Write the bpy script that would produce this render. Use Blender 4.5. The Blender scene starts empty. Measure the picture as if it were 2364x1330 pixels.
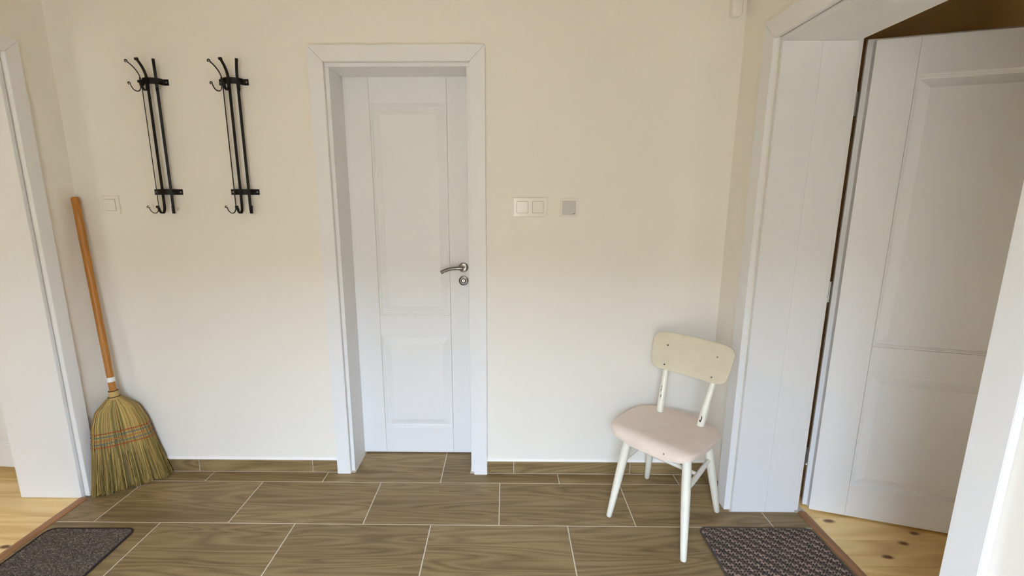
import bpy, bmesh, math, random
from mathutils import Vector, Matrix
random.seed(7)
S = bpy.context.scene
C = S.collection
PI = math.pi

# ------------------------------------------------------------------ camera, sky, exposure
cam_d = bpy.data.cameras.new('camera'); cam = bpy.data.objects.new('camera', cam_d); C.objects.link(cam)
cam_d.sensor_width = 36.0; cam_d.sensor_fit = 'HORIZONTAL'
cam_d.lens = 1044.07 / 2364 * 36.0
cam_d.shift_x = 28.86 / 2364; cam_d.shift_y = -1.6 / 2364
cam_d.clip_start = 0.02
_a, _b, _c = math.radians(-10.9445), math.radians(-0.7042), math.radians(0.0119)
_f = Vector((math.sin(_b)*math.cos(_a), math.cos(_b)*math.cos(_a), math.sin(_a)))
_r = Vector((math.cos(_b), -math.sin(_b), 0)); _u = _r.cross(_f)
_r2 = _r*math.cos(_c) + _u*math.sin(_c); _u2 = -_r*math.sin(_c) + _u*math.cos(_c)
M = Matrix((( _r2.x, _u2.x, -_f.x, 0.19304), (_r2.y, _u2.y, -_f.y, -2.14718), (_r2.z, _u2.z, -_f.z, 1.40702), (0, 0, 0, 1)))
cam.matrix_world = M
S.camera = cam

W = bpy.data.worlds.new('overcast_sky'); S.world = W; W.use_nodes = True
_bg = W.node_tree.nodes['Background']; _bg.inputs[0].default_value = (0.60, 0.765, 1.0, 1); _bg.inputs[1].default_value = 23.0
S.view_settings.view_transform = 'Standard'; S.view_settings.look = 'None'
S.view_settings.gamma = 1.0; S.view_settings.use_curve_mapping = False
S.view_settings.exposure = 1.25
S.cycles.use_denoising = True
S.cycles.max_bounces = 14; S.cycles.diffuse_bounces = 10
S.cycles.sample_clamp_indirect = 8.0

def portal(name, loc, rot, sx, sy):
    l = bpy.data.lights.new(name, 'AREA'); l.shape = 'RECTANGLE'; l.size = sx; l.size_y = sy
    l.cycles.is_portal = True
    o = bpy.data.objects.new(name, l); o.location = loc; o.rotation_euler = rot; C.objects.link(o)
portal('entrance_portal', (-0.1, -3.02, 1.0), (-PI/2, 0, PI), 1.0, 2.0)
portal('left_room_fill_portal', (-3.0, -3.21, 0.7), (-PI/2, 0, PI), 0.64, 1.2)  # unseen opening added for low light on the left jamb and boards
portal('right_room_fill_portal', (2.5, -3.31, 0.34), (-PI/2, 0, PI), 1.2, 0.56)  # unseen low opening, added to brighten the foot of the open leaf and boards

# ------------------------------------------------------------------ materials
def new_mat(name):
    m = bpy.data.materials.new(name); m.use_nodes = True
    return m, m.node_tree, m.node_tree.nodes['Principled BSDF']
def nd(t, typ, **kw):
    n = t.nodes.new(typ)
    for k, v in kw.items(): setattr(n, k, v)
    return n
def plain(name, col, rough=0.5, metal=0.0, bump=0.0, bscale=200.0, vary=0.0, coat=0.0):
    m, t, b = new_mat(name)
    b.inputs['Base Color'].default_value = (*col, 1); b.inputs['Roughness'].default_value = rough
    b.inputs['Metallic'].default_value = metal
    if coat: b.inputs['Coat Weight'].default_value = coat
    if bump or vary:
        tc = nd(t, 'ShaderNodeTexCoord')
        n = nd(t, 'ShaderNodeTexNoise'); n.inputs['Scale'].default_value = bscale; n.inputs['Detail'].default_value = 4
        t.links.new(tc.outputs['Object'], n.inputs['Vector'])
        if bump:
            bp = nd(t, 'ShaderNodeBump'); bp.inputs['Strength'].default_value = bump; bp.inputs['Distance'].default_value = 0.001
            t.links.new(n.outputs['Fac'], bp.inputs['Height']); t.links.new(bp.outputs['Normal'], b.inputs['Normal'])
        if vary:
            mx = nd(t, 'ShaderNodeMix', data_type='RGBA')
            n2 = nd(t, 'ShaderNodeTexNoise'); n2.inputs['Scale'].default_value = 4; t.links.new(tc.outputs['Object'], n2.inputs['Vector'])
            mx.inputs[6].default_value = (*[c*(1-vary) for c in col], 1); mx.inputs[7].default_value = (*[min(1, c*(1+vary)) for c in col], 1)
            t.links.new(n2.outputs['Fac'], mx.inputs[0]); t.links.new(mx.outputs[2], b.inputs['Base Color'])
    return m

def wood_mat(name, stops, sx, sy, rough, ringscale=6.0, fine=0.35, knots=None, along='X'):
    """long grain; stops = colour ramp [(pos, col)]; per-object random offset"""
    m, t, b = new_mat(name); b.inputs['Roughness'].default_value = rough
    tc = nd(t, 'ShaderNodeTexCoord'); oi = nd(t, 'ShaderNodeObjectInfo')
    add = nd(t, 'ShaderNodeVectorMath', operation='ADD'); mul = nd(t, 'ShaderNodeVectorMath', operation='SCALE'); mul.inputs[3].default_value = 37.0
    cmb = nd(t, 'ShaderNodeCombineXYZ')
    for i in range(3): t.links.new(oi.outputs['Random'], cmb.inputs[i])
    t.links.new(cmb.outputs[0], mul.inputs[0]); t.links.new(tc.outputs['Object'], add.inputs[0]); t.links.new(mul.outputs[0], add.inputs[1])
    mp = nd(t, 'ShaderNodeMapping'); mp.inputs['Scale'].default_value = (sx, sy, sy) if along == 'X' else ((sy, sx, sy) if along == 'Y' else (sy, sy, sx))
    t.links.new(add.outputs[0], mp.inputs['Vector'])
    big = nd(t, 'ShaderNodeTexNoise'); big.inputs['Scale'].default_value = 1.0; big.inputs['Detail'].default_value = 1.5; big.inputs['Distortion'].default_value = 0.6
    t.links.new(mp.outputs[0], big.inputs['Vector'])
    rm = nd(t, 'ShaderNodeMath', operation='MULTIPLY'); rm.inputs[1].default_value = ringscale; t.links.new(big.outputs['Fac'], rm.inputs[0])
    pp = nd(t, 'ShaderNodeMath', operation='PINGPONG'); pp.inputs[1].default_value = 0.5; t.links.new(rm.outputs[0], pp.inputs[0])
    fn = nd(t, 'ShaderNodeTexNoise'); fn.inputs['Scale'].default_value = 9.0; fn.inputs['Detail'].default_value = 6; fn.inputs['Roughness'].default_value = 0.7
    mp2 = nd(t, 'ShaderNodeMapping'); mp2.inputs['Scale'].default_value = (0.45*sx, 1.6*sy, 1.6*sy) if along == 'X' else ((1.6*sy, 0.45*sx, 1.6*sy) if along == 'Y' else (1.6*sy, 1.6*sy, 0.45*sx))
    t.links.new(add.outputs[0], mp2.inputs['Vector']); t.links.new(mp2.outputs[0], fn.inputs['Vector'])
    md = nd(t, 'ShaderNodeTexNoise'); md.inputs['Scale'].default_value = 0.9; md.inputs['Detail'].default_value = 3; t.links.new(mp.outputs[0], md.inputs['Vector'])
    # fac = pp*w1 + fine*w2 + mid*w3
    a1 = nd(t, 'ShaderNodeMath', operation='MULTIPLY'); a1.inputs[1].default_value = 0.62; t.links.new(pp.outputs[0], a1.inputs[0])
    a2 = nd(t, 'ShaderNodeMath', operation='MULTIPLY_ADD'); a2.inputs[1].default_value = fine; t.links.new(fn.outputs['Fac'], a2.inputs[0]); t.links.new(a1.outputs[0], a2.inputs[2])
    a3 = nd(t, 'ShaderNodeMath', operation='MULTIPLY_ADD'); a3.inputs[1].default_value = 0.45; t.links.new(md.outputs['Fac'], a3.inputs[0]); t.links.new(a2.outputs[0], a3.inputs[2])
    cr = nd(t, 'ShaderNodeValToRGB'); e = cr.color_ramp.elements
    e[0].position, e[0].color = stops[0][0], (*stops[0][1], 1); e[1].position, e[1].color = stops[-1][0], (*stops[-1][1], 1)
    for p, c in stops[1:-1]:
        q = e.new(p); q.color = (*c, 1)
    t.links.new(a3.outputs[0], cr.inputs[0])
    out = cr.outputs[0]
    if knots:
        vm = nd(t, 'ShaderNodeMapping'); vm.inputs['Scale'].default_value = (3.0, 6.0, 6.0)
        t.links.new(add.outputs[0], vm.inputs['Vector'])
        nz = nd(t, 'ShaderNodeTexNoise'); nz.inputs['Scale'].default_value = 14; t.links.new(add.outputs[0], nz.inputs['Vector'])
        mixv = nd(t, 'ShaderNodeMix', data_type='VECTOR'); mixv.inputs[0].default_value = 0.06
        t.links.new(vm.outputs[0], mixv.inputs[4]); t.links.new(nz.outputs['Color'], mixv.inputs[5])
        vo = nd(t, 'ShaderNodeTexVoronoi'); vo.inputs['Scale'].default_value = 1.0; vo.voronoi_dimensions = '2D'; t.links.new(mixv.outputs[1], vo.inputs['Vector'])
        mr = nd(t, 'ShaderNodeMapRange'); mr.inputs[1].default_value = 0.035; mr.inputs[2].default_value = 0.085; mr.inputs[3].default_value = 1.0; mr.inputs[4].default_value = 0.0
        t.links.new(vo.outputs['Distance'], mr.inputs[0])
        mx = nd(t, 'ShaderNodeMix', data_type='RGBA'); mx.inputs[7].default_value = (*knots, 1)
        t.links.new(mr.outputs[0], mx.inputs[0]); t.links.new(out, mx.inputs[6]); out = mx.outputs[2]
    # a little per-piece tone
    hs = nd(t, 'ShaderNodeHueSaturation'); mr2 = nd(t, 'ShaderNodeMapRange'); mr2.inputs[3].default_value = 0.92; mr2.inputs[4].default_value = 1.08
    t.links.new(oi.outputs['Random'], mr2.inputs[0]); t.links.new(mr2.outputs[0], hs.inputs['Value']); t.links.new(out, hs.inputs['Color'])
    t.links.new(hs.outputs[0], b.inputs['Base Color'])
    bp = nd(t, 'ShaderNodeBump'); bp.inputs['Strength'].default_value = 0.12; bp.inputs['Distance'].default_value = 0.001
    t.links.new(fn.outputs['Fac'], bp.inputs['Height']); t.links.new(bp.outputs['Normal'], b.inputs['Normal'])
    return m

def attr_mat(name, rough=0.8):
    m, t, b = new_mat(name); b.inputs['Roughness'].default_value = rough
    a = nd(t, 'ShaderNodeAttribute'); a.attribute_name = 'tint'; t.links.new(a.outputs['Color'], b.inputs['Base Color'])
    return m

m_wall = plain('cream_wall_paint', (0.80, 0.765, 0.705), 0.85, bump=0.25, bscale=260, vary=0.012)
m_white = plain('white_lacquer', (0.77, 0.77, 0.775), 0.50, bump=0.03, bscale=90)
m_white.node_tree.nodes['Principled BSDF'].inputs['Specular IOR Level'].default_value = 0.3
m_plastic = plain('white_plastic', (0.80, 0.765, 0.705), 0.12, coat=0.3)
m_grey_plate = plain('silver_grey_plastic', (0.55, 0.54, 0.52), 0.25)
m_ceil = plain('white_ceiling_paint', (0.80, 0.76, 0.70), 0.9, bump=0.2)
m_grout = plain('pale_grout', (0.62, 0.56, 0.46), 0.9, bump=0.4, bscale=400)
m_sealant = plain('white_sealant', (0.86, 0.85, 0.84), 0.45)
m_iron = plain('black_wrought_iron', (0.0045, 0.004, 0.0045), 0.5, metal=0.0, bump=0.3, bscale=300)
m_iron.node_tree.nodes['Principled BSDF'].inputs['Specular IOR Level'].default_value = 0.3
m_steel = plain('dark_screw_steel', (0.30, 0.28, 0.26), 0.3, metal=0.9)
m_chrome = plain('satin_nickel', (0.25, 0.23, 0.21), 0.20, metal=1.0)
m_lock = plain('dark_nickel', (0.13, 0.12, 0.11), 0.22, metal=1.0)
m_black = plain('dark_slot', (0.01, 0.01, 0.01), 0.6)
m_tape = plain('white_paper_tape', (0.82, 0.82, 0.82), 0.5)
m_bind = plain('dark_brown_binding', (0.022, 0.010, 0.009), 0.9, bump=0.5, bscale=500)
m_bind2 = plain('grey_brown_binding', (0.075, 0.058, 0.045), 0.9, bump=0.5, bscale=500)
m_matback = plain('mat_backing', (0.035, 0.027, 0.022), 0.95)
m_tile = wood_mat('wood_look_porcelain', [(0.28, (0.080, 0.048, 0.020)), (0.48, (0.172, 0.112, 0.049)), (0.66, (0.236, 0.159, 0.072)), (0.88, (0.31, 0.218, 0.106))], 1.0, 9.0, 0.42, ringscale=11.0, fine=0.6)
m_tile.node_tree.nodes['Principled BSDF'].inputs['Specular IOR Level'].default_value = 0.35
m_pine = wood_mat('yellow_pine', [(0.25, (0.66, 0.42, 0.15)), (0.55, (0.84, 0.60, 0.25)), (0.85, (0.90, 0.68, 0.34))], 0.9, 7.0, 0.24, ringscale=6.0, fine=0.25, knots=(0.16, 0.060, 0.015))
m_strip = wood_mat('reddish_brown_threshold_wood', [(0.25, (0.20, 0.085, 0.030)), (0.55, (0.30, 0.135, 0.052)), (0.85, (0.37, 0.18, 0.075))], 1.2, 14.0, 0.4, along='Y')
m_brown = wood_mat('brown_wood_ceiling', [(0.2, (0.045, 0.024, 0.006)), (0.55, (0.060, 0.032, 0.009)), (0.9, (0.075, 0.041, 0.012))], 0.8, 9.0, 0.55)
m_honey = wood_mat('honey_pine_ceiling', [(0.2, (0.60, 0.49, 0.36)), (0.55, (0.69, 0.58, 0.43)), (0.9, (0.75, 0.64, 0.48))], 0.8, 9.0, 0.5)
m_handle = wood_mat('varnished_beech', [(0.2, (0.34, 0.125, 0.012)), (0.55, (0.45, 0.18, 0.022)), (0.9, (0.54, 0.24, 0.038))], 1.0, 20.0, 0.38, along='Z')
m_straw = attr_mat('sorghum_straw', 0.75)
m_loop = attr_mat('loop_yarn', 0.95)
m_red = plain('red_thread', (0.42, 0.045, 0.012), 0.8)
m_orange = plain('orange_thread', (0.50, 0.12, 0.03), 0.8)
m_blue = plain('grey_blue_thread', (0.10, 0.14, 0.17), 0.8)
m_wire = plain('brown_twine', (0.075, 0.030, 0.012), 0.7)
m_brownwall = plain('brown_wall_paint', (0.56, 0.39, 0.18), 0.9, bump=0.2)
m_sky_screen = plain('ochre_sky_screen', (0.20, 0.16, 0.11), 0.9, bump=0.4, bscale=40)  # for the added outdoor screen that blocks low sky
m_pave = plain('outdoor_paving', (0.24, 0.18, 0.12), 0.9, bump=0.5, bscale=30)

def chair_paint(name, col, spots, rough):
    """old gloss paint with chips at the given object-space spots"""
    m, t, b = new_mat(name); b.inputs['Roughness'].default_value = rough
    tc = nd(t, 'ShaderNodeTexCoord')
    n = nd(t, 'ShaderNodeTexNoise'); n.inputs['Scale'].default_value = 160; n.inputs['Detail'].default_value = 3
    t.links.new(tc.outputs['Object'], n.inputs['Vector'])
    st = nd(t, 'ShaderNodeTexNoise'); st.inputs['Scale'].default_value = 18; st.inputs['Detail'].default_value = 5
    t.links.new(tc.outputs['Object'], st.inputs['Vector'])
    mx0 = nd(t, 'ShaderNodeMix', data_type='RGBA'); mx0.inputs[6].default_value = (*[c*0.88 for c in col], 1); mx0.inputs[7].default_value = (*[min(1, c*1.06) for c in col], 1)
    t.links.new(st.outputs['Fac'], mx0.inputs[0])
    out = mx0.outputs[2]; acc = None
    for p, sc in spots:
        sub = nd(t, 'ShaderNodeVectorMath', operation='SUBTRACT'); sub.inputs[1].default_value = p; t.links.new(tc.outputs['Object'], sub.inputs[0])
        ml = nd(t, 'ShaderNodeVectorMath', operation='DIVIDE'); ml.inputs[1].default_value = sc; t.links.new(sub.outputs[0], ml.inputs[0])
        ln = nd(t, 'ShaderNodeVectorMath', operation='LENGTH'); t.links.new(ml.outputs[0], ln.inputs[0])
        ad = nd(t, 'ShaderNodeMath', operation='MULTIPLY_ADD'); ad.inputs[1].default_value = 1.4; t.links.new(n.outputs['Fac'], ad.inputs[0]); t.links.new(ln.outputs['Value'], ad.inputs[2])
        lt = nd(t, 'ShaderNodeMath', operation='LESS_THAN'); lt.inputs[1].default_value = 1.55; t.links.new(ad.outputs[0], lt.inputs[0])
        if acc is None: acc = lt.outputs[0]
        else:
            mm = nd(t, 'ShaderNodeMath', operation='MAXIMUM'); t.links.new(acc, mm.inputs[0]); t.links.new(lt.outputs[0], mm.inputs[1]); acc = mm.outputs[0]
    if acc is not None:
        mx = nd(t, 'ShaderNodeMix', data_type='RGBA'); mx.inputs[7].default_value = (0.035, 0.022, 0.015, 1)
        t.links.new(acc, mx.inputs[0]); t.links.new(out, mx.inputs[6]); out = mx.outputs[2]
    t.links.new(out, b.inputs['Base Color'])
    bp = nd(t, 'ShaderNodeBump'); bp.inputs['Strength'].default_value = 0.06; bp.inputs['Distance'].default_value = 0.002
    t.links.new(st.outputs['Fac'], bp.inputs['Height']); t.links.new(bp.outputs['Normal'], b.inputs['Normal'])
    return m

# ------------------------------------------------------------------ mesh helpers
class MB:
    def __init__(s): s.v = []; s.f = []; s.sm = []; s.col = None
    def add(s, vs, fs, smooth=False):
        o = len(s.v); s.v += [tuple(p) for p in vs]; s.f += [tuple(i+o for i in q) for q in fs]; s.sm += [smooth]*len(fs)
    def box(s, a, b, ch=0.0):
        x0, y0, z0 = [min(a[i], b[i]) for i in range(3)]; x1, y1, z1 = [max(a[i], b[i]) for i in range(3)]
        if ch <= 0:
            s.add([(x0,y0,z0),(x1,y0,z0),(x1,y1,z0),(x0,y1,z0),(x0,y0,z1),(x1,y0,z1),(x1,y1,z1),(x0,y1,z1)],
                  [(0,3,2,1),(4,5,6,7),(0,1,5,4),(1,2,6,5),(2,3,7,6),(3,0,4,7)]); return
        bm = bmesh.new(); bmesh.ops.create_cube(bm, size=1)
        for v in bm.verts: v.co = Vector(((x0+x1)/2+v.co.x*(x1-x0), (y0+y1)/2+v.co.y*(y1-y0), (z0+z1)/2+v.co.z*(z1-z0)))
        bmesh.ops.bevel(bm, geom=bm.edges[:], offset=ch, segments=2, affect='EDGES', profile=0.6)
        s.frombm(bm)
    def frombm(s, bm, smooth=False):
        bm.verts.ensure_lookup_table(); bm.verts.index_update()
        s.add([v.co.copy() for v in bm.verts], [[v.index for v in f.verts] for f in bm.faces], smooth); bm.free()
    def tube(s, pts, rad, n=10, caps=True, smooth=True):
        pts = [Vector(p) for p in pts]
        if not isinstance(rad, (list, tuple)): rad = [rad]*len(pts)
        t0 = (pts[1]-pts[0]).normalized(); up = Vector((0,0,1)) if abs(t0.z) < .9 else Vector((1,0,0))
        nrm = t0.cross(up).normalized(); vs = []; fs = []
        for i, p in enumerate(pts):
            tg = (pts[min(i+1, len(pts)-1)]-pts[max(i-1, 0)]).normalized()
            nrm = (nrm-tg*nrm.dot(tg)).normalized(); bn = tg.cross(nrm)
            for k in range(n):
                a = 2*PI*k/n; vs.append(p+(nrm*math.cos(a)+bn*math.sin(a))*rad[i])
        for i in range(len(pts)-1):
            for k in range(n): fs.append((i*n+k, i*n+(k+1) % n, (i+1)*n+(k+1) % n, (i+1)*n+k))
        s.add(vs, fs, smooth)
        if caps:
            s.add(vs[:n], [tuple(range(n-1, -1, -1))]); s.add(vs[-n:], [tuple(range(n))])
    def sweep(s, pts, wid, th, wdir):
        """rectangular bar: width along wdir, thickness in-plane"""
        pts = [Vector(p) for p in pts]; wdir = Vector(wdir).normalized(); vs = []; fs = []
        if not isinstance(wid, (list, tuple)): wid = [wid]*len(pts)
        for i, p in enumerate(pts):
            tg = (pts[min(i+1, len(pts)-1)]-pts[max(i-1, 0)]).normalized(); nn = tg.cross(wdir).normalized()
            for a, b in ((-1,-1),(1,-1),(1,1),(-1,1)): vs.append(p+wdir*(a*wid[i]/2)+nn*(b*th/2))
        for i in range(len(pts)-1):
            for k in range(4): fs.append((i*4+k, i*4+(k+1) % 4, (i+1)*4+(k+1) % 4, (i+1)*4+k))
        e = (len(pts)-1)*4; fs += [(3,2,1,0), (e,e+1,e+2,e+3)]
        s.add(vs, fs)
    def lathe(s, prof, c, ax, n=24, smooth=True):
        """prof = [(radius, height along ax)]"""
        ax = Vector(ax).normalized(); c = Vector(c); u = ax.orthogonal().normalized(); w = ax.cross(u); vs = []; fs = []
        for r, h in prof:
            for k in range(n):
                a = 2*PI*k/n; vs.append(c+ax*h+(u*math.cos(a)+w*math.sin(a))*r)
        for i in range(len(prof)-1):
            for k in range(n): fs.append((i*n+k, i*n+(k+1) % n, (i+1)*n+(k+1) % n, (i+1)*n+k))
        s.add(vs, fs, smooth); s.add(vs[:n], [tuple(range(n-1,-1,-1))]); s.add(vs[-n:], [tuple(range(n))])
    def prism(s, poly, d):
        """poly: planar loop of 3D points, extruded by vector d"""
        n = len(poly); d = Vector(d); vs = [Vector(p) for p in poly]+[Vector(p)+d for p in poly]
        s.add(vs, [tuple(range(n-1,-1,-1)), tuple(range(n, 2*n))]+[(i, (i+1) % n, n+(i+1) % n, n+i) for i in range(n)])
    def xf(s, mtx): s.v = [tuple(mtx @ Vector(p)) for p in s.v]; return s
    def mesh(s, name, mat):
        me = bpy.data.meshes.new(name); me.from_pydata(s.v, [], s.f)
        bm = bmesh.new(); bm.from_mesh(me); bmesh.ops.remove_doubles(bm, verts=bm.verts[:], dist=1e-6)
        bmesh.ops.recalc_face_normals(bm, faces=bm.faces[:]); bm.to_mesh(me); bm.free()
        if s.col is None and any(s.sm):
            for p in me.polygons: p.use_smooth = True
            me.set_sharp_from_angle(angle=math.radians(38))
        me.materials.append(mat); return me
    def build(s, name, mat, parent=None, loc=None):
        me = s.mesh(name, mat); o = bpy.data.objects.new(name, me); C.objects.link(o)
        if parent is not None: o.parent = parent
        if loc is not None: o.location = loc
        return o
    def build_raw(s, name, mat, parent=None, cols=None):
        """keeps vertex order (for tint per vertex)"""
        me = bpy.data.meshes.new(name); me.from_pydata(s.v, [], s.f)
        if cols:
            ca = me.color_attributes.new('tint', 'FLOAT_COLOR', 'POINT')
            flat = [x for c in cols for x in (*c, 1.0)]; ca.data.foreach_set('color', flat)
        for p in me.polygons: p.use_smooth = True
        me.materials.append(mat); o = bpy.data.objects.new(name, me); C.objects.link(o)
        if parent is not None: o.parent = parent
        return o

def empty(name, loc=(0,0,0), rz=0.0):
    o = bpy.data.objects.new(name, None); o.empty_display_size = 0.05; o.location = loc; o.rotation_euler = (0,0,rz); C.objects.link(o); return o
def tag(o, label=None, cat=None, group=None, kind=None):
    if label: o['label'] = label
    if cat: o['category'] = cat
    if group: o['group'] = group
    if kind: o['kind'] = kind
    return o
def struct(o, label=None): o['kind'] = 'structure'; return tag(o, label)
def boxobj(name, a, b, mat, parent=None, ch=0.0):
    m = MB(); m.box(a, b, ch); return m.build(name, mat, parent)

# ------------------------------------------------------------------ key dimensions (metres)
XL, XR = -1.8308, 1.2281           # hall side walls
WT = 0.30                          # wall thickness
YB = -3.0                          # entrance wall
HC = 2.62                          # ceiling
LF, LN = -0.2154, -1.165           # left opening casing inner edges (far, near)
RF, RN = -0.2746, -1.2244          # right opening
ZT = 2.011                         # casing inner top (side openings)
ZL = 1.990                         # left one
DX0, DX1, DZ = -0.611, 0.035, 2.004  # middle door casing inner edges

# ------------------------------------------------------------------ setting: walls, ceiling
m = MB(); g = 0.018
m.box((XL-WT, 0, 0), (DX0+g-0.02, 0.30, HC)); m.box((DX1-g+0.02, 0, 0), (XR+WT, 0.30, HC))
m.box((DX0+g-0.02, 0, DZ-g+0.02), (DX1-g+0.02, 0.30, HC)); m.box((DX0-0.2, 0.30, 0), (DX1+0.2, 0.36, HC))
struct(m.build('wall_back', m_wall), 'cream wall with the closed white door, coat racks and switches')
m = MB()
m.box((XL-WT, LF+0.005, 0), (XL, 0, HC)); m.box((XL-WT, LN-0.005, ZL+0.005), (XL, LF+0.005, HC)); m.box((XL-WT, YB, 0), (XL, LN-0.005, HC))
struct(m.build('wall_left', m_wall), 'cream wall beside the broom, pierced by the left doorway')
m = MB()
m.box((XR, RF+0.005, 0), (XR+WT, 0, HC)); m.box((XR, RN-0.005, ZT+0.005), (XR+WT, RF+0.005, HC)); m.box((XR, YB, 0), (XR+WT, RN-0.005, HC))
struct(m.build('wall_right', m_wall), 'cream wall behind the chair, pierced by the right doorway')
m = MB()
m.box((XL-WT, YB-0.3, 0), (-0.6, YB, HC)); m.box((0.4, YB-0.3, 0), (XR+WT, YB, HC)); m.box((-0.6, YB-0.3, 2.0), (0.4, YB, HC))
struct(m.build('wall_front', m_wall))
struct(boxobj('ceiling', (XL-WT, YB-0.3, HC), (XR+WT, 0.36, HC+0.1), m_honey))
# neighbouring rooms
m = MB()
m.box((-5.0, 0.62, 0), (XL-WT, 0.72, HC)); m.box((XL-WT, 0.302, 0), (XL-WT+0.1, 0.72, HC)); m.box((-5.0, -3.3, 0), (-3.32, -3.2, HC)); m.box((-2.68, -3.3, 0), (XL-WT, -3.2, HC)); m.box((-3.32, -3.3, 0), (-2.68, -3.2, 0.1)); m.box((-3.32, -3.3, 1.3), (-2.68, -3.2, HC))
m.box((-5.0, -3.3, 0), (-4.9, 0.72, HC))
struct(m.build('wall_left_room', m_wall))
struct(boxobj('ceiling_left_room', (-5.0, -3.3, HC), (XL-WT, 0.72, HC+0.1), m_ceil))
m = MB()
m.box((XR+WT, 0.10, 0), (4.6, 0.20, HC)); m.box((4.5, -3.3, 0), (4.6, 0.20, HC)); m.box((XR+WT, RF+0.02, 0), (XR+WT+0.004, 0.10, HC))
m.box((XR+WT, -3.4, 0), (1.9, -3.3, HC)); m.box((3.1, -3.4, 0), (4.6, -3.3, HC)); m.box((1.9, -3.4, 0), (3.1, -3.3, 0.06)); m.box((1.9, -3.4, 0.62), (3.1, -3.3, HC))
struct(m.build('wall_right_room', m_brownwall))
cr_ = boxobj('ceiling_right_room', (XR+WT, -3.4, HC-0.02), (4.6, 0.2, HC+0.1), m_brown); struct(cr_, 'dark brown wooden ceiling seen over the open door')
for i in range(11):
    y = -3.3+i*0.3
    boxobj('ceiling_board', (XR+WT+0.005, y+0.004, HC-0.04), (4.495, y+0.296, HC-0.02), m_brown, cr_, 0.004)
struct(boxobj('added_sky_screen', (-14, -9.3, -0.16), (14, -9.0, 3.5), m_sky_screen))  # unseen, added outside so sky reaches only the lower hall through the entrance
struct(boxobj('ground', (-14, -9.0, -0.16), (14, YB-0.3, -0.06), m_pave))

# ------------------------------------------------------------------ setting: tiled floor
fl = boxobj('floor', (XL-0.012, YB-0.3, -0.12), (XR+0.365, 0.30, -0.0006), m_grout)
struct(fl, 'wood-look floor tiles with pale joints')
TW, TD, GR = 0.6015, 0.3015, 0.0042
XT, YA = -0.4321, -0.0905
tile_cache = {}
def tile(x0, y0, x1, y1):
    key = (round(x1-x0, 4), round(y1-y0, 4))
    if key[0] < 0.012 or key[1] < 0.008: return
    if key not in tile_cache:
        mb = MB(); mb.box((-key[0]/2, -key[1]/2, -0.009), (key[0]/2, key[1]/2, 0), 0.0008); tile_cache[key] = mb.mesh('tile', m_tile)
    o = bpy.data.objects.new('tile', tile_cache[key]); o.location = ((x0+x1)/2, (y0+y1)/2, 0); o.parent = fl; C.objects.link(o)
XTHR = 1.537                         # right threshold strip starts
for row in range(-1, 12):
    yt = YA - TD*row; yb = yt - TD   # row -1 is the strip against the wall
    off = 0.0 if row % 2 == 0 else 0.5
    for k in range(-4, 6):
        x0 = XT + (k+off)*TW; x1 = x0+TW
        a0, a1 = x0+GR/2, x1-GR/2; b1, b0 = yt-GR/2, yb+GR/2
        if row == -1:
            # clipped at the wall; runs on into the middle door recess
            if a1 > XL and a0 < XR: tile(max(a0, XL), b0, min(a1, XR), -0.0085)
            c0, c1 = max(a0, DX0+0.021), min(a1, DX1-0.021)
            if c1 > c0: tile(c0, -0.0085, c1, 0.24)
            continue
        if b1 < YB-0.3: continue
        a0 = max(a0, XL+0.0)
        if a1 < XL+0.01 or a0 > XR+0.30: continue
        # part inside the right opening
        lo, hi = RN+0.017, RF-0.017
        if a1 > XR and lo < b1 and hi > b0:
            p1 = min(a1, XTHR); q0, q1 = max(b0, lo), min(b1, hi)
            if a0 < XR:
                if q1 < b1-0.004: tile(a0, q1, min(XR-0.0005, a1), b1)
                if q0 > b0+0.004: tile(a0, b0, min(XR-0.0005, a1), q0)
                if p1 > a0: tile(a0, q0, p1, q1)
            elif p1 > a0: tile(a0, q0, p1, q1)
        elif a0 < XR:
            tile(a0, b0, min(a1, XR-0.0005), b1)
# threshold strips
def strip(name, x0, x1, y0, y1, parent=None):
    mb = MB(); h = 0.007
    prof = [(x0, -0.02), (x0, h*0.35), (x0+0.006, h*0.85), ((x0+x1)/2, h), (x1-0.006, h*0.85), (x1, h*0.35), (x1, -0.02)]
    mb.prism([(x, y0, z) for x, z in prof], (0, y1-y0, 0)); return struct(mb.build(name, m_strip))
tag(strip('trim_4', XL-0.014, XL+0.026, LN+0.018, LF-0.018), 'brown wooden threshold strip at the left doorway')
tag(strip('trim_5', XTHR, 1.574, RN+0.018, RF-0.018), 'brown wooden threshold strip at the right doorway')
# pine floors next door: boards run along x
def pine(name, x0, x1, y0, y1, w, lab, seed):
    rr = random.Random(seed); base = struct(boxobj(name, (x0, y0, -0.10), (x1, y1, -0.020), m_matback), lab); y = y1
    while y > y0+0.01:
        yy = max(y-w, y0); cut = rr.uniform(x0+0.8, x1-0.8)
        for a, b in ((x0, cut), (cut, x1)):
            mb = MB(); L = b-a-0.0008; D = y-yy-0.0014
            mb.box((-L/2, -D/2, -0.020), (L/2, D/2, 0), 0.0006); o = mb.build('plank', m_pine, base); o.location = ((a+b)/2, (y+yy)/2, -0.0005)
        y = yy
pine('floor_left_room', -4.9, XL-0.0145, -3.2, 0.62, 0.14, 'light pine boards in the room on the left', 3)
pine('floor_right_room', 1.5745, 4.5, -3.3, 0.10, 0.14, 'knotty yellow pine boards in the room on the right', 8)

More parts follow.
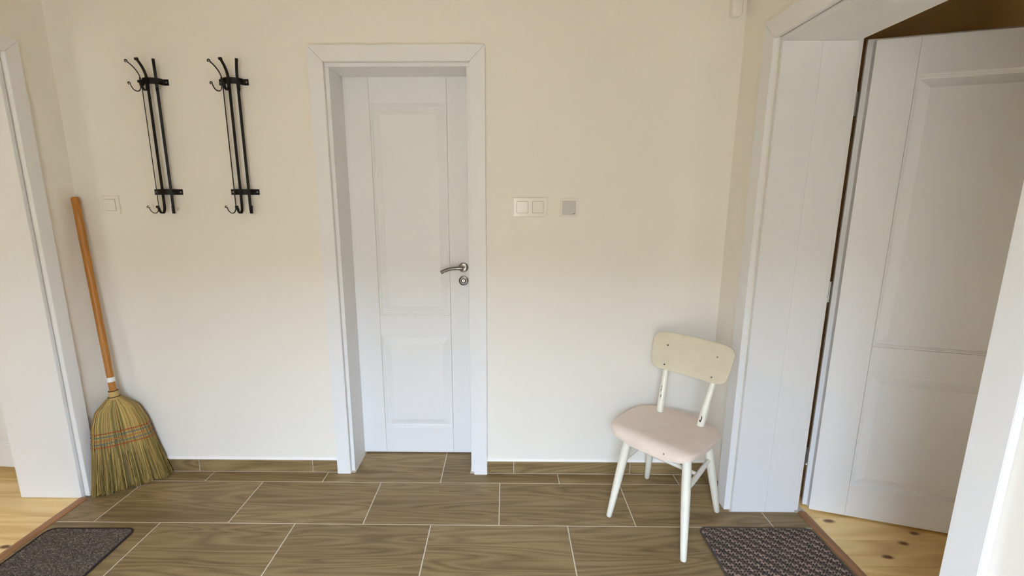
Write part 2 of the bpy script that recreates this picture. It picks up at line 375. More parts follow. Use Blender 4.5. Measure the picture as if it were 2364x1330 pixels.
# ------------------------------------------------------------------ tile skirting along the back wall
ZS = 0.0682
def skirting(name, segs, fixed, axis, lab):
    base = empty(name); struct(base, lab)
    for s0, s1 in segs:
        mb = MB(); c = (s0+s1)/2; L = s1-s0-0.003
        if axis == 'x': mb.box((-L/2, fixed-0.008, 0.0022), (L/2, fixed, ZS), 0.0008); o = mb.build('skirting_tile', m_tile, base); o.location = (c, 0, 0)
        else: mb.box((min(fixed, fixed+0.008*axis[1]), -L/2, 0.0022), (max(fixed, fixed+0.008*axis[1]), L/2, ZS), 0.0008); o = mb.build('skirting_tile', m_tile, base); o.location = (0, c, 0)
        mb = MB()
        if axis == 'x': mb.box((s0, -0.0078, ZS), (s1, -0.0003, ZS+0.004)); mb.box((s0, -0.0062, 0.0), (s1, -0.0002, ZS)); 
        if axis == 'x': mb.build('grout_bead', m_sealant if False else m_grout, base)
    return base
b_ = skirting('baseboard_back', [(XL+0.009, -1.413), (-1.413, -0.813), (-0.813, -0.682), (0.092, 0.241), (0.241, 0.845), (0.845, XR-0.009)], 0.0, 'x', 'wood-look skirting tiles under the cream wall')
for s0, s1 in ((XL, -0.681), (0.091, XR)):
    mb = MB(); mb.prism([(s0, 0, ZS+0.0042), (s0, -0.0085, ZS+0.0042), (s0, -0.0055, ZS+0.0085), (s0, 0, ZS+0.012)], (s1-s0, 0, 0)); mb.build('sealant_bead', m_sealant, b_)
skirting('baseboard_left', [(-0.152, -0.0085)], XL, ('y', 1), None)
skirting('baseboard_right', [(-0.212, -0.0085)], XR, ('y', -1), None)

# ------------------------------------------------------------------ door frames
def frame(name, lab, org, ax, ay, w0, w1, ztop, depth, cw, two=False, casing_only_far=False, rebate=True):
    """ax: direction along the opening width, ay: direction into the wall (away from hall); both unit 2D. opening runs w0..w1 along ax at the casing inner edges"""
    root = empty(name); struct(root, lab)
    P = lambda a, d, z: (org[0]+ax[0]*a+ay[0]*d, org[1]+ax[1]*a+ay[1]*d, z)
    CT = 0.020
    def boxp(nm, a0, a1, d0, d1, z0, z1, ch=0.0015):
        p, q = P(a0, d0, z0), P(a1, d1, z1); return boxobj(nm, p, q, m_white, root, ch)
    def mitre(nm, pts2, d0, d1):
        mb = MB(); n = len(pts2)
        vec = Vector(P(0, d1, 0))-Vector(P(0, d0, 0)); mb.prism([P(a, d0, z) for a, z in pts2], vec)
        bm = bmesh.new(); me = mb.mesh(nm, m_white); bm.from_mesh(me); bmesh.ops.bevel(bm, geom=bm.edges[:], offset=0.0015, segments=2, affect='EDGES'); bm.to_mesh(me); bm.free()
        o = bpy.data.objects.new(nm, me); C.objects.link(o); o.parent = root; return o
    e = 0.0006
    mitre('casing', [(w0, 0), (w0-cw, 0), (w0-cw, ztop+cw-e), (w0, ztop-e)], -CT, -0.0005)
    mitre('casing', [(w1, 0), (w1, ztop-e), (w1+cw, ztop+cw-e), (w1+cw, 0)], -CT, -0.0005)
    mitre('head_casing', [(w0-cw+e, ztop+cw), (w0+e, ztop), (w1-e, ztop), (w1+cw-e, ztop+cw)], -CT, -0.0005)
    R = 0.016
    if not two:
        boxp('jamb', w0-0.002, w0+R, 0.006, depth, 0.001, ztop-R); boxp('jamb', w1-R, w1+0.002, 0.006, depth, 0.001, ztop-R)
        boxp('head_jamb', w0-0.002, w1+0.002, 0.006, depth, ztop-R+0.0004, ztop+0.002)
    else:
        h = depth*0.5
        for d0, d1 in ((0.008, h-0.0003), (h+0.0003, depth-0.024)):
            boxp('jamb', w0-0.002, w0+R, d0, d1, 0.001, ztop-R); boxp('jamb', w1-R, w1+0.002, d0, d1, 0.001, ztop-R)
            boxp('head_jamb', w0-0.002, w1+0.002, d0, d1, ztop-R+0.0004, ztop+0.002)
        boxp('rebate', w0-0.002, w0+0.002, depth-0.0235, depth, 0.001, ztop-0.002, 0.0008); boxp('rebate', w1-0.002, w1+0.002, depth-0.0235, depth, 0.001, ztop-0.002, 0.0008)
        boxp('rebate', w0-0.002, w1+0.002, depth-0.0235, depth, ztop-0.0018, ztop+0.002, 0.0008)
    return root
frame('trim_1', 'white frame around the closed middle door', (0, 0), (1, 0), (0, 1), DX0, DX1, DZ, 0.178, 0.068)
frame('trim_2', 'white frame of the left doorway behind the broom', (XL, 0), (0, 1), (-1, 0), LN, LF, ZL, 0.300, 0.060)
frame('trim_3', 'white frame of the right doorway beside the chair', (XR, 0), (0, 1), (1, 0), RN, RF, ZT, 0.318, 0.075, two=True)

# ------------------------------------------------------------------ panelled door leaves
def panel_mesh(x0, x1, z0, z1):
    """raised panel, front face at y=0 looking to -y"""
    rings = [(0.0, 0.0), (0.0025, 0.0045), (0.0070, 0.0045), (0.0078, 0.0085), (0.0120, 0.0085), (0.0130, 0.0125), (0.0165, 0.0130), (0.050, 0.0020), (0.052, 0.0020)]
    vs = []; fs = []
    for o, d in rings: vs += [(x0+o, d, z0+o), (x1-o, d, z0+o), (x1-o, d, z1-o), (x0+o, d, z1-o)]
    for i in range(len(rings)-1):
        for k in range(4): fs.append((i*4+k, i*4+(k+1) % 4, i*4+4+(k+1) % 4, i*4+4+k))
    e = (len(rings)-1)*4; fs.append((e, e+1, e+2, e+3))
    n = len(vs); vs += [(x0, 0.03, z0), (x1, 0.03, z0), (x1, 0.03, z1), (x0, 0.03, z1)]
    fs += [(k, n+k, n+(k+1) % 4, (k+1) % 4) for k in range(4)]+[(n+3, n+2, n+1, n)]
    mb = MB(); mb.add(vs, fs); return mb
def leaf(name, lab, wid, org, rz, hinge_left, x_in=0.131, Z0=0.008):
    root = empty(name, org, rz); struct(root, lab)
    Z1 = 2.0; T = 0.030; zz = [0.155, 0.692, 0.803, 1.869]
    q = 0.0009
    bo = lambda nm, a, b, ch=0.0007: boxobj(nm, a, b, m_white, root, ch)
    bo('stile', (0, 0, Z0), (x_in-q, T, Z1)); bo('stile', (wid-x_in+q, 0, Z0), (wid, T, Z1))
    bo('rail', (x_in, 0, Z0), (wid-x_in, T, zz[0]), 0.0004); bo('rail', (x_in, 0, zz[1]), (wid-x_in, T, zz[2]), 0.0004); bo('rail', (x_in, 0, zz[3]), (wid-x_in, T, Z1), 0.0004)
    for a, b in ((zz[0], zz[1]), (zz[2], zz[3])): panel_mesh(x_in, wid-x_in, a, b).build('panel', m_white, root)
    return root
# 1: the closed middle door
d1 = leaf('door_1', 'closed white two-panel door in the middle of the wall', 0.640, (-0.603, 0.180, 0), 0, True)
hx, hz = 0.580, 1.062
mb = MB(); mb.lathe([(0.0255, 0), (0.0255, 0.004), (0.0235, 0.0085), (0.016, 0.0105), (0.010, 0.011)], (hx, 0, hz), (0, -1, 0), 32)
hd = mb.build('door_handle', m_chrome, d1)
mb = MB(); path = []; rad = []
for i in range(5): path.append((hx, -0.011-0.0085*i, hz)); rad.append(0.0095)
lev = [(0.004, -0.050, 0.002), (-0.010, -0.053, 0.003), (-0.030, -0.054, 0.003), (-0.052, -0.054, 0.0015), (-0.074, -0.053, -0.003), (-0.095, -0.052, -0.011), (-0.110, -0.051, -0.019)]
mb.tube(path, rad, 14); lv = MB(); lv.tube([(hx+a, b, hz+c) for a, b, c in lev], [0.0110, 0.0108, 0.0098, 0.0092, 0.0092, 0.0095, 0.0098], 14)
mb.build('neck', m_chrome, hd); lv.build('lever', m_chrome, hd)
mb = MB(); mb.lathe([(0.0255, 0), (0.0255, 0.004), (0.0240, 0.0075), (0.0175, 0.0085), (0.0165, 0.0065), (0.0135, 0.0065), (0.0125, 0.0085), (0.0115, 0.009)], (hx, 0, hz-0.070), (0, -1, 0), 32)
ro = mb.build('lock_rosette', m_lock, d1)
mb = MB(); mb.lathe([(0.0085, 0.0085), (0.0085, 0.012), (0.0075, 0.013)], (hx, 0, hz-0.069), (0, -1, 0), 20); mb.build('lock_cylinder', m_chrome, ro)
mb = MB(); mb.box((hx-0.0011, -0.0135, hz-0.075), (hx+0.0011, -0.0128, hz-0.064)); mb.build('keyhole', m_black, ro)
# 2: right door, open into the next room
ang = math.atan2(-0.29410, 0.95578)
d2 = leaf('door_2', 'white two-panel door standing open in the right doorway', 0.90, (1.5963, -0.2758, 0), ang, True, 0.140)
mb = MB(); mb.box((-0.018, 0.0302, 0.008), (0.918, 0.044, 2.013), 0.001); mb.build('rebate_lip', m_white, d2)
for z in (0.25, 1.02, 1.78):
    mb = MB(); mb.tube([(-0.027, 0.040, z-0.045), (-0.027, 0.040, z+0.045)], 0.0062, 12); mb.box((-0.027, 0.0385, z-0.03), (-0.0175, 0.0415, z+0.03)); mb.build('hinge', m_steel, d2)
# 3: the leaf seen through the left doorway
d3 = leaf('door_3', 'white door leaf seen at the photo edge through the left doorway', 0.86, (-3.02, 0.02, 0), -0.085, False, 0.13, 0.034)

# ------------------------------------------------------------------ coat racks
def curl(o, z, r, a0, a1, n=9):
    """points of a small loop in the (o, z) plane around a centre"""
    return [(o+r*math.cos(a0+(a1-a0)*i/(n-1)), z+r*math.sin(a0+(a1-a0)*i/(n-1))) for i in range(n)]
def bez(p0, p1, p2, p3, n=8):
    r = []
    for i in range(n+1):
        t = i/n; r.append(tuple((1-t)**3*p0[k]+3*t*(1-t)**2*p1[k]+3*t*t*(1-t)*p2[k]+t**3*p3[k] for k in range(2)))
    return r
def make_rack(x, label):
    root = empty('coat_rack', (x, 0, 1.68)); tag(root, label, 'coat rack', 'black coat racks on the cream wall')
    zb, zt = 1.4425-1.68, 1.923-1.68
    def bow(z):
        pts = [(-0.066, -0.0018), (-0.048, -0.0018), (-0.043, -0.006)]
        for i in range(13):
            a = math.radians(152-(124)*i/12); pts.append((0.0445*math.cos(a), -0.0015-0.036*math.sin(a)**1.0))
        pts += [(0.043, -0.006), (0.048, -0.0018), (0.066, -0.0018)]
        mb = MB(); mb.sweep([(a, b, z) for a, b in pts], 0.026, 0.003, (0, 0, 1)); br = mb.build('bracket', m_iron, root)
        for sx in (-1, 1):
            mb = MB(); mb.lathe([(0.0042, 0.0033), (0.0042, 0.0045), (0.0022, 0.0055)], (sx*0.057, 0, z), (0, -1, 0), 12); mb.build('screw', m_steel, br)
    bow(zb); bow(zt)
    for dx, dy, an in ((-0.0335, -0.0325, 142), (0.0, -0.0410, 92), (0.0335, -0.0325, 55)):
        ca, sa = math.cos(math.radians(an)), math.sin(math.radians(an))
        rx, ry = dx, dy
        P = lambda o, z: (rx+ca*o, ry-sa*o, z-1.68)
        tang = (sa, ca, 0)
        # long rod: bottom hook, straight, flared top
        pts = list(reversed(curl(0.0395, 1.3755, 0.0042, math.radians(-150), math.radians(150))))
        pts += list(reversed(bez((0.0, 1.385), (0.0, 1.332), (0.030, 1.338), (0.0358, 1.3725), 12)))
        pts += [(0.0, 1.45), (0.0, 1.60), (0.0, 1.75), (0.0, 1.90)]
        pts += bez((0.0, 1.925), (0.003, 1.955), (0.020, 1.980), (0.040, 1.995), 10)
        pts += curl(0.0438, 1.9980, 0.0045, math.radians(210), math.radians(-90))
        mb = MB(); mb.sweep([P(o, z) for o, z in pts], 0.0115, 0.0034, tang); mb.build('rod', m_iron, root)
        # short upper hook lying on the rod under the bracket
        pts = [(0.0046, 1.936), (0.0046, 1.915)]+bez((0.0046, 1.900), (0.005, 1.868), (0.034, 1.870), (0.0400, 1.906), 12)
        pts += curl(0.0438, 1.9080, 0.0042, math.radians(200), math.radians(-100))
        mb = MB(); mb.sweep([P(o, z) for o, z in pts], 0.0115, 0.0030, tang); mb.build('hook', m_iron, root)
    return root
make_rack(-1.3825, 'black wrought-iron coat rack on the wall, the one nearer the broom')
make_rack(-1.0215, 'black wrought-iron coat rack on the wall, the one nearer the middle door')

# ------------------------------------------------------------------ switches and sensor
def plate(mb, x0, x1, z0, z1, y0, y1, ch): mb.box((x0, y1, z0), (x1, y0, z1), ch)
def rocker(root, cx, cz, w, h, tilt, mat, name='rocker', y=-0.0085):
    mb = MB(); t = 0.0035; mb.box((-w/2, -t, -h/2), (w/2, 0.004, h/2), 0.001)
    mb.xf(Matrix.Translation((cx, y, cz)) @ Matrix.Rotation(tilt, 4, 'X')); return mb.build(name, mat, root)
def well(root, cx, cz, w, h, y=-0.0078):
    boxobj('rocker_gap', (cx-w/2-0.0012, y-0.0008, cz-h/2-0.0012), (cx+w/2+0.0012, y, cz+h/2+0.0012), m_gap, root)
m_gap = plain('shadow_gap_plastic', (0.25, 0.23, 0.20), 0.6)
s1 = empty('light_switch', (-1.663, 0, 1.383)); tag(s1, 'single white light switch beside the top of the broom handle', 'light switch')
boxobj('switch_frame', (-0.0415, -0.0088, -0.0435), (0.0415, -0.0003, 0.0435), m_plastic, s1, 0.002)
well(s1, 0, 0, 0.050, 0.052, -0.0085); rocker(s1, 0, 0, 0.050, 0.052, math.radians(2.2), m_plastic, y=-0.0095)
s2 = empty('light_switch', (0.310, 0, 1.3735)); tag(s2, 'wide double white light switch right of the middle door', 'light switch')
boxobj('switch_frame', (-0.079, -0.0088, -0.0430), (0.079, -0.0003, 0.0430), m_plastic, s2, 0.002)
for cx, tl in ((-0.0365, 3.0), (0.0355, -3.0)):
    well(s2, cx, 0, 0.050, 0.052, -0.0085); rocker(s2, cx, 0, 0.050, 0.052, math.radians(tl), m_plastic, y=-0.0095)
s3 = empty('wall_plate', (0.491, 0, 1.3715)); tag(s3, 'square wall plate with a grey face, right of the wide double switch', 'wall plate')
boxobj('plate_frame', (-0.0425, -0.0095, -0.0415), (0.0425, -0.0003, 0.0415), m_plastic, s3, 0.002)
boxobj('grey_insert', (-0.033, -0.0118, -0.0335), (0.031, -0.0092, 0.0315), m_grey_plate, s3, 0.001)
boxobj('indicator', (0.016, -0.0122, -0.0285), (0.027, -0.0117, -0.0265), m_black, s3)
s4 = empty('motion_sensor', (1.176, 0, 2.245)); tag(s4, 'small white motion sensor at the top edge of the picture in the corner', 'sensor')
bm = bmesh.new(); bmesh.ops.create_cube(bm, size=1)
for v in bm.verts: v.co = Vector((v.co.x*0.046, -0.019+v.co.y*0.036, 0.004+v.co.z*0.145))
bmesh.ops.bevel(bm, geom=[e for e in bm.edges if any(v.co.y < -0.02 for v in e.verts)], offset=0.013, segments=5, affect='EDGES', profile=0.5)
mb = MB(); mb.frombm(bm, True); mb.build('sensor_body', m_plastic, s4)
boxobj('sensor_lens', (-0.015, -0.0392, 0.006), (0.015, -0.034, 0.060), plain('sensor_lens_plastic', (0.70, 0.69, 0.66), 0.25), s4, 0.002)

# ------------------------------------------------------------------ broom
def make_broom():
    B = Vector((-1.674, -0.122, 0.0)); N = Vector((-1.728, -0.088, 0.458)); TOP = Vector((-1.802, -0.034, 1.412))
    root = empty('broom', B); tag(root, 'straw broom with wooden handle leaning in the left corner beside the door frame', 'broom')
    L = lambda p: Vector(p)-B
    Wd = Vector((0.795, 0.606, 0.0)); ax = (N-B).normalized(); Wd = (Wd-ax*Wd.dot(ax)*0).normalized(); Td = Vector((0.606, -0.795, 0.0))
    hwk = [(0, .020), (.03, .030), (.08, .060), (.15, .088), (.25, .104), (.36, .113), (.5, .122), (.75, .140), (1.0, .158), (1.05, .161)]
    htk = [(0, .018), (.05, .022), (.15, .026), (.36, .027), (1.05, .036)]
    def itp(k, t):
        for (a, x), (b, y) in zip(k, k[1:]):
            if t <= b: return x+(y-x)*(t-a)/(b-a)
        return k[-1][1]
    hw = lambda t: itp(hwk, t); ht = lambda t: itp(htk, t)
    def at(t, a, b): return (N+(B-N)*t)-B+Wd*(hw(t)*a)+Td*(ht(t)*b)
    # handle
    d = (TOP-N).normalized(); st = N-d*0.02
    n = 12; pts = [L(st+(TOP-st)*(i/n)) for i in range(n+1)]; rad = [0.0145+0.0008*i/n for i in range(n+1)]
    pts += [L(TOP+d*0.005), L(TOP+d*0.008)]; rad += [0.0135, 0.009]
    mb = MB(); mb.tube(pts, rad, 16); h = mb.build('handle', m_handle, root)
    p0 = N+d*0.075; p1 = N+d*0.098
    mb = MB(); mb.tube([L(p0), L(p1)], 0.0156, 16, caps=False); mb.build('tape_band', m_tape, h)
    # neck cap of straw
    rr = random.Random(5)
    def tint():
        q = rr.random(); g = rr.uniform(0.6, 1.3)
        if q < .24: c = (0.23, 0.21, 0.065)
        elif q < .34: c = (0.20, 0.115, 0.040)
        else: c = (0.58, 0.39, 0.125)
        return tuple(x*g for x in c)
    mb = MB(); cols = []
    def strand(path, w):
        v0 = len(mb.v); c = tint(); k = len(path)
        for i, p in enumerate(path):
            ww = w*(0.55+0.45*math.sin(PI*min(1, i/(k-1)*1.2+0.15)))
            tg = (path[min(i+1, k-1)]-path[max(i-1, 0)]).normalized(); s1 = tg.cross(Td).normalized(); s2 = tg.cross(s1)
            for j in range(3):
                a = 2*PI*j/3; mb.v.append(tuple(p+(s1*math.cos(a)+s2*math.sin(a))*ww)); t_ = i/(k-1); w_ = max(0, t_-.3)/.7; cols.append(tuple(x*(1-w_)+y*w_ for x, y in zip(c, (c[0]*.80, c[1]*.78, c[2]*.66))))
        for i in range(k-1):
            for j in range(3): mb.f.append((v0+i*3+j, v0+i*3+(j+1) % 3, v0+i*3+3+(j+1) % 3, v0+i*3+3+j))
    for i in range(2600):
        th = rr.uniform(0, 2*PI); a = math.copysign(abs(math.cos(th))**0.75, math.cos(th)); b = math.copysign(abs(math.sin(th))**0.75, math.sin(th))
        if i % 3 == 0: a = rr.uniform(-1, 1)
        rs = rr.uniform(0.86, 1.0); cl = math.sin(9.7*a+3.1*b)+.6*math.sin(23.3*a+1.3); end = rr.uniform(0.955, 1.006)-.012*max(0, cl); ja, jb = rr.gauss(0, .025)-.028*math.cos(9.7*a+3.1*b), rr.gauss(0, .14)+.2*math.sin(17*a)
        path = []
        for k in range(8):
            t = end*k/7; f = max(0, t-.42)/.58
            p = at(t, a*rs+ja*f*(1+.6*math.sin(9*t+i)), b*rs+jb*f)
            if p.z < 0.0025: p.z = 0.0025
            path.append(p)
        strand(path, rr.uniform(0.0012, 0.0024))
    o = mb.build_raw('bristles', m_straw, root, cols); o['kind'] = 'stuff'
    # inner core so that the head is solid
    mb = MB(); vs = []; fs = []; nn = 20; ts = [0, .04, .1, .18, .28, .4, .6, .8, .93]
    for t in ts:
        for k in range(nn):
            a = 2*PI*k/nn; vs.append(at(t, .93*math.copysign(abs(math.cos(a))**.7, math.cos(a)), .9*math.copysign(abs(math.sin(a))**.7, math.sin(a))))
    for i in range(len(ts)-1):
        for k in range(nn): fs.append((i*nn+k, i*nn+(k+1) % nn, i*nn+nn+(k+1) % nn, i*nn+nn+k))
    mb.add(vs, fs, True); mb.add(vs[-nn:], [tuple(range(nn))]); mb.add(vs[:nn], [tuple(range(nn-1, -1, -1))])
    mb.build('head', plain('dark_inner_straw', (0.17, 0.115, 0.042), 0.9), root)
    # stitching round the head
    for t, mt in ((.350, m_red), (.385, m_blue), (.420, m_orange), (.455, m_blue), (.490, m_red)):
        mb = MB(); pts = []
        for k in range(49):
            a = 2*PI*k/48; pts.append(at(t, 1.015*math.copysign(abs(math.cos(a))**.72, math.cos(a)), 1.42*math.copysign(abs(math.sin(a))**.72, math.sin(a))))
        mb.tube(pts, 0.0018, 6, caps=False); mb.build('stitching', mt, root)
    # straw collar and twine at the neck
    mb = MB(); mb.tube([L(N-d*0.012), L(N+d*0.004), L(N+d*0.030)], [0.024, 0.0215, 0.0170], 18); mb.build('collar', plain('straw_collar', (0.50, 0.34, 0.12), 0.7, bump=0.6, bscale=120), root)
    for q, r_ in ((0.0, 0.0235), (0.029, 0.0182)):
        mb = MB(); u = d.orthogonal().normalized(); w = d.cross(u); c = L(N+d*q)
        mb.tube([c+(u*math.cos(2*PI*k/24)+w*math.sin(2*PI*k/24))*r_ for k in range(25)], 0.0021, 6, caps=False); mb.build('twine', m_wire, root)
make_broom()

# ------------------------------------------------------------------ chair
def make_chair():
    cx, cy = 0.915, -0.313
    root = empty('chair', (cx, cy, 0), math.atan2(-0.724, 0.690)); tag(root, 'worn white wooden chair with a curved backrest, standing in the right corner', 'chair')
    # local: +x to the chair's left-right, -y is its front? front = +v -> local y = -v is avoided: use V(u, v, z) = (u, -v, z)
    V = lambda u, v, z: Vector((u, -v, z))
    white = lambda nm, spots=(), col=(0.80, 0.77, 0.67), r=0.33: chair_paint(nm, col, spots, r)
    m_leg = white('old_white_paint')
    m_post_l = white('chipped_white_paint', [(V(-0.104, -0.118, 0.535), (0.003, 0.02, 0.028)), (V(-0.098, -0.085, 0.515), (0.002, 0.02, 0.012))])
    m_post_r = white('chipped_white_paint', [(V(0.098, -0.085, 0.478), (0.003, 0.02, 0.016)), (V(0.094, -0.085, 0.468), (0.004, 0.02, 0.006))])
    m_back = white('aged_white_paint', [], (0.68, 0.61, 0.46), 0.24)
    m_seat = white('pinkish_white_paint', [(V(0.078, 0.206, 0.420), (0.0035, 0.02, 0.005)), (V(0.145, 0.197, 0.392), (0.022, 0.03, 0.0045)), (V(0.182, 0.170, 0.417), (0.014, 0.03, 0.006)), (V(0.070, 0.206, 0.386), (0.004, 0.02, 0.004)), (V(-0.183, 0.165, 0.432), (0.006, 0.02, 0.004))], (0.76, 0.64, 0.55), 0.30)
    # seat
    def outline(n=72):
        keys = [(0.0, 0.207), (0.06, 0.207), (0.115, 0.203), (0.150, 0.199), (0.178, 0.182), (0.190, 0.145), (0.196, 0.085), (0.198, 0.02), (0.193, -0.04), (0.178, -0.085), (0.145, -0.118), (0.090, -0.143), (0.04, -0.157), (0.0, -0.160)]
        right = keys; left = [(-u, v) for u, v in reversed(keys[1:-1])]; loop = right+left
        P = [Vector((u, v, 0)) for u, v in loop]; N_ = len(P); out = []
        for i in range(N_):                       # Catmull-Rom
            p0, p1, p2, p3 = P[i-1], P[i], P[(i+1) % N_], P[(i+2) % N_]
            for j in range(4):
                t = j/4; out.append(0.5*((2*p1)+(-p0+p2)*t+(2*p0-5*p1+4*p2-p3)*t*t+(-p0+3*p1-3*p2+p3)*t**3))
        return out
    O = outline(); rings = [0.0, .25, .5, .68, .76, .82, .87, .91, .94, .97, .99, 1.0]
    def drop(v): 
        q = min(0.985, max(0, v-0.158)/0.049); return 0.044*(1-math.sqrt(1-q*q))
    def dish(u, v): return -0.004*math.exp(-((u/0.12)**2+((v-0.02)/0.11)**2))
    TH = 0.020; mb = MB(); vs = []; fs = []; n = len(O)
    for side in (0, 1):
        for s in rings[1:]:
            for p in O:
                u, v = p.x*s, 0.02+(p.y-0.02)*s
                edge = 0.003*max(0, (s-.95)/.05)**2
                z = 0.447-drop(v)+dish(u, v)-(edge if side == 0 else TH-edge)
                vs.append(V(u, v, z))
    c0 = len(vs); vs.append(V(0, .02, 0.447+dish(0, .02))); vs.append(V(0, .02, 0.447-TH))
    K = len(rings)-1
    for side in (0, 1):
        b0 = side*K*n
        for j in range(n): fs.append((c0+side, b0+j, b0+(j+1) % n))
        for i in range(K-1):
            for j in range(n): fs.append((b0+i*n+j, b0+(i+1)*n+j, b0+(i+1)*n+(j+1) % n, b0+i*n+(j+1) % n))
    for j in range(n): fs.append(((K-1)*n+j, 2*K*n-n+j, 2*K*n-n+(j+1) % n, (K-1)*n+(j+1) % n))
    mb.add(vs, fs, True); mb.build('seat', m_seat, root)
    # legs
    feet = {'fl': ((-0.159, 0.195), (-0.118, 0.118)), 'fr': ((0.189, 0.200), (0.124, 0.095)), 'bl': ((-0.191, -0.196), (-0.120, -0.095)), 'br': ((0.160, -0.196), (0.118, -0.095))}
    axis = {}
    for k, (f, t) in feet.items():
        a, b = V(f[0], f[1], 0.004), V(t[0], t[1], 0.428); axis[k] = (a, b)
        pts = [a, a+(b-a)*.012]+[a+(b-a)*q for q in (.15, .4, .62, .8, 1.0)]
        mb = MB(); mb.tube(pts, [0.0098, 0.0125, 0.0142, 0.0172, 0.0186, 0.0182, 0.0172], 16); mb.build('leg', m_leg, root)
    at = lambda k, z: axis[k][0]+(axis[k][1]-axis[k][0])*((z-0.004)/0.424)
    sl = (at('fl', .270), at('bl', .290)); sr = (at('fr', .262), at('br', .285))
    def spindle(a, b, r0, r1):
        mb = MB(); mb.tube([a+(b-a)*q for q in (0, .15, .35, .5, .65, .85, 1)], [r0, r0*1.05, r1, r1, r1, r0*1.05, r0], 12); mb.build('stretcher', m_leg, root)
    spindle(*sl, 0.0085, 0.0108); spindle(*sr, 0.0085, 0.0108)
    spindle(sl[0]+(sl[1]-sl[0])*.48, sr[0]+(sr[1]-sr[0])*.48, 0.0080, 0.0100)
    # rear cleat under the seat
    # back posts
    def vp(z): return -0.088-(z-0.445)*0.335
    for sx, mt in ((-1, m_post_l), (1, m_post_r)):
        up = lambda z: sx*(0.094+(z-.445)*0.075)
        zs = [.436, .452, .47, .52, .58, .64, .70, .765]
        mb = MB(); mb.tube([V(up(z), vp(z), z) for z in zs], [.0155, .0160, .0162, .0152, .0138, .0128, .0120, .0110], 16); mb.build('back_post', mt, root)
    # backrest: curved panel, rounded corners
    def bpt(u, q, th):
        """u lateral -1..1, q height 0..1"""
        z = 0.634+0.165*q; hwid = 0.168+0.018*q
        uu = u*hwid; bow = 0.020*(1-u*u)
        return V(uu, vp(z)+0.036-bow+th, z-0.0)
    n2 = 40; loop = []
    def sup(i, n):                                  # rounded-rect outline in (u,q)
        a = 2*PI*i/n; c, s = math.cos(a), math.sin(a); e = 0.30
        return (math.copysign(abs(c)**e, c), 0.5+0.5*math.copysign(abs(s)**(e*1.35), s))
    n2 = 96; mb = MB(); vs = []; fs = []; RG = [.2, .45, .7, .88, .97, 1.0]
    for side in (0, 1):
        for s in RG:
            for i in range(n2):
                u, q = sup(i, n2); u *= s; q = .5+(q-.5)*s; e = 0.002*max(0, (s-.96)/.04)
                vs.append(bpt(u, q, (0.0045-e) if side == 0 else (-0.0045+e)))
    c0 = len(vs); vs += [bpt(0, .5, .0045), bpt(0, .5, -.0045)]; K = len(RG)
    for side in (0, 1):
        b0 = side*K*n2
        for j in range(n2): fs.append((c0+side, b0+j, b0+(j+1) % n2))
        for i in range(K-1):
            for j in range(n2): fs.append((b0+i*n2+j, b0+(i+1)*n2+j, b0+(i+1)*n2+(j+1) % n2, b0+i*n2+(j+1) % n2))
    for j in range(n2): fs.append(((K-1)*n2+j, 2*K*n2-n2+j, 2*K*n2-n2+(j+1) % n2, (K-1)*n2+(j+1) % n2))
    mb.add(vs, fs, True); br = mb.build('backrest', m_back, root)
    m_hole = plain('dark_screw', (0.05, 0.038, 0.028), 0.5); m_hole2 = plain('grey_screw', (0.24, 0.22, 0.18), 0.4, metal=0.4)
    for u, q, mt in ((-.63, .66, m_hole), (-.64, .14, m_hole), (.62, .66, m_hole2), (.62, .14, m_hole2)):
        p = bpt(u, q, 0.0042); mb = MB(); mb.lathe([(0.0042, 0), (0.0042, 0.0010), (0.0025, 0.0016)], p, V(0, 1, 0.33), 12); mb.build('screw', mt, br)
make_chair()

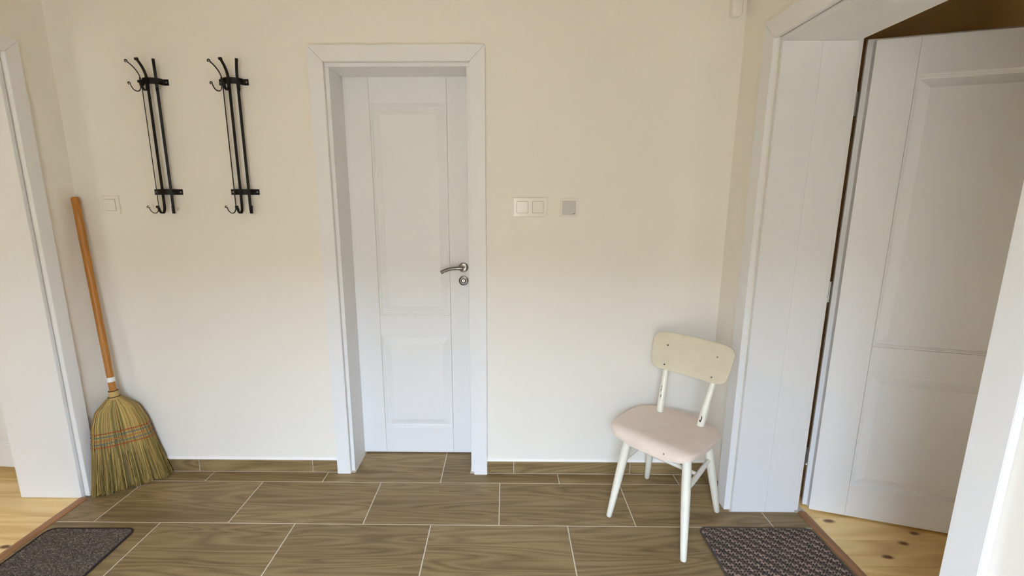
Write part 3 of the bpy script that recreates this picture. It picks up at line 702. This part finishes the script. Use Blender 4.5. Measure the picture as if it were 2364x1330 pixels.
# ------------------------------------------------------------------ doormats
def rrect(x0, x1, y0, y1, r, n=6):
    pts = []
    for cx, cy, a0 in ((x1-r, y1-r, 0), (x0+r, y1-r, 90), (x0+r, y0+r, 180), (x1-r, y0+r, 270)):
        for i in range(n+1):
            a = math.radians(a0+90*i/n); pts.append((cx+r*math.cos(a), cy+r*math.sin(a)))
    return pts
def make_mat(label, x0, x1, y0, y1, r, bindmat, style, rot, seed):
    cx, cy = (x0+x1)/2, (y0+y1)/2; root = empty('doormat', (cx, cy, 0), rot); tag(root, label, 'doormat')
    a0, a1, b0, b1 = x0-cx, x1-cx, y0-cy, y1-cy; rr = random.Random(seed)
    mb = MB(); mb.prism([(x, y, 0.0008) for x, y in rrect(a0+.002, a1-.002, b0+.002, b1-.002, r)], (0, 0, 0.004)); mb.build('backing', m_matback, root)
    loop = rrect(a0+.004, a1-.004, b0+.004, b1-.004, r); loop.append(loop[0])
    mb = MB(); mb.tube([(x, y, 0.0048) for x, y in loop], 0.0042, 8, caps=False); mb.build('binding', bindmat, root)
    mb = MB(); cols = []
    def inside(x, y): 
        dx = max(abs(x)-(a1-r-.007), 0); dy = max(abs(y)-(b1-r-.007), 0)
        return dx*dx+dy*dy < r*r and abs(x) < a1-.008 and abs(y) < b1-.008
    def loopy(x, y, lx, ly, h, c, ang):
        """little domed yarn loop"""
        v0 = len(mb.v); ca, sa = math.cos(ang), math.sin(ang)
        for px, py, pz in ((-1, 0, 0), (-.5, -.9, .5), (.5, -.9, .5), (1, 0, 0), (.5, .9, .5), (-.5, .9, .5), (-.45, 0, 1), (.45, 0, 1)):
            qx, qy = px*lx, py*ly; mb.v.append((x+qx*ca-qy*sa, y+qx*sa+qy*ca, 0.0042+pz*h)); cols.append(tuple(k*(0.45+.55*pz) if False else k for k in c))
        for f in ((0,1,6), (1,2,7,6), (2,3,7), (3,4,7), (4,5,6,7), (5,0,6)): mb.f.append(tuple(v0+i for i in f))
    if style == 'loop':
        y = b0; j = 0
        while y < b1:
            x = a0+(j % 2)*.0035
            while x < a1:
                if inside(x, y):
                    g = rr.choice((.62, .8, 1, 1, 1.25, 1.7))*rr.uniform(.85, 1.15)
                    loopy(x+rr.gauss(0, .0007), y+rr.gauss(0, .0005), .0040, .0024, rr.uniform(.003, .0048), (0.125*g, 0.098*g, 0.074*g), rr.gauss(0.0, .25))
                x += .0072
            y += .0046; j += 1
    else:
        # woven pattern: short bars turning one way and the other in diagonal bands
        s = .0125; ny = int((b1-b0)/s)+1; nx = int((a1-a0)/s)+1
        for j in range(ny):
            for i in range(nx):
                x, y = a0+i*s, b0+j*s; q = (i+j) % 4; up = q < 2
                ang = math.radians(42 if (i-j) % 4 < 2 else -38)
                g = (1.6 if up else .62)*rr.uniform(.7, 1.25)
                for w in (-.0031, .0031):
                    px, py = x-w*math.sin(ang), y+w*math.cos(ang)
                    if inside(px, py): loopy(px, py, .0076, .0029, .0056 if up else .003, (0.165*g, 0.115*g, 0.092*g), ang+rr.gauss(0, .1))
    o = mb.build_raw('pile', m_loop, root, cols); o['kind'] = 'stuff'
    return root
make_mat('grey-brown loop doormat with a dark brown bound edge by the left threshold', -1.779, -1.398, -1.04, -0.436, 0.030, m_bind, 'loop', 0.012, 1)
make_mat('brown woven doormat between the chair and the right threshold', 1.034, 1.524, -1.12, -0.398, 0.030, m_bind2, 'weave', 0.0, 2)
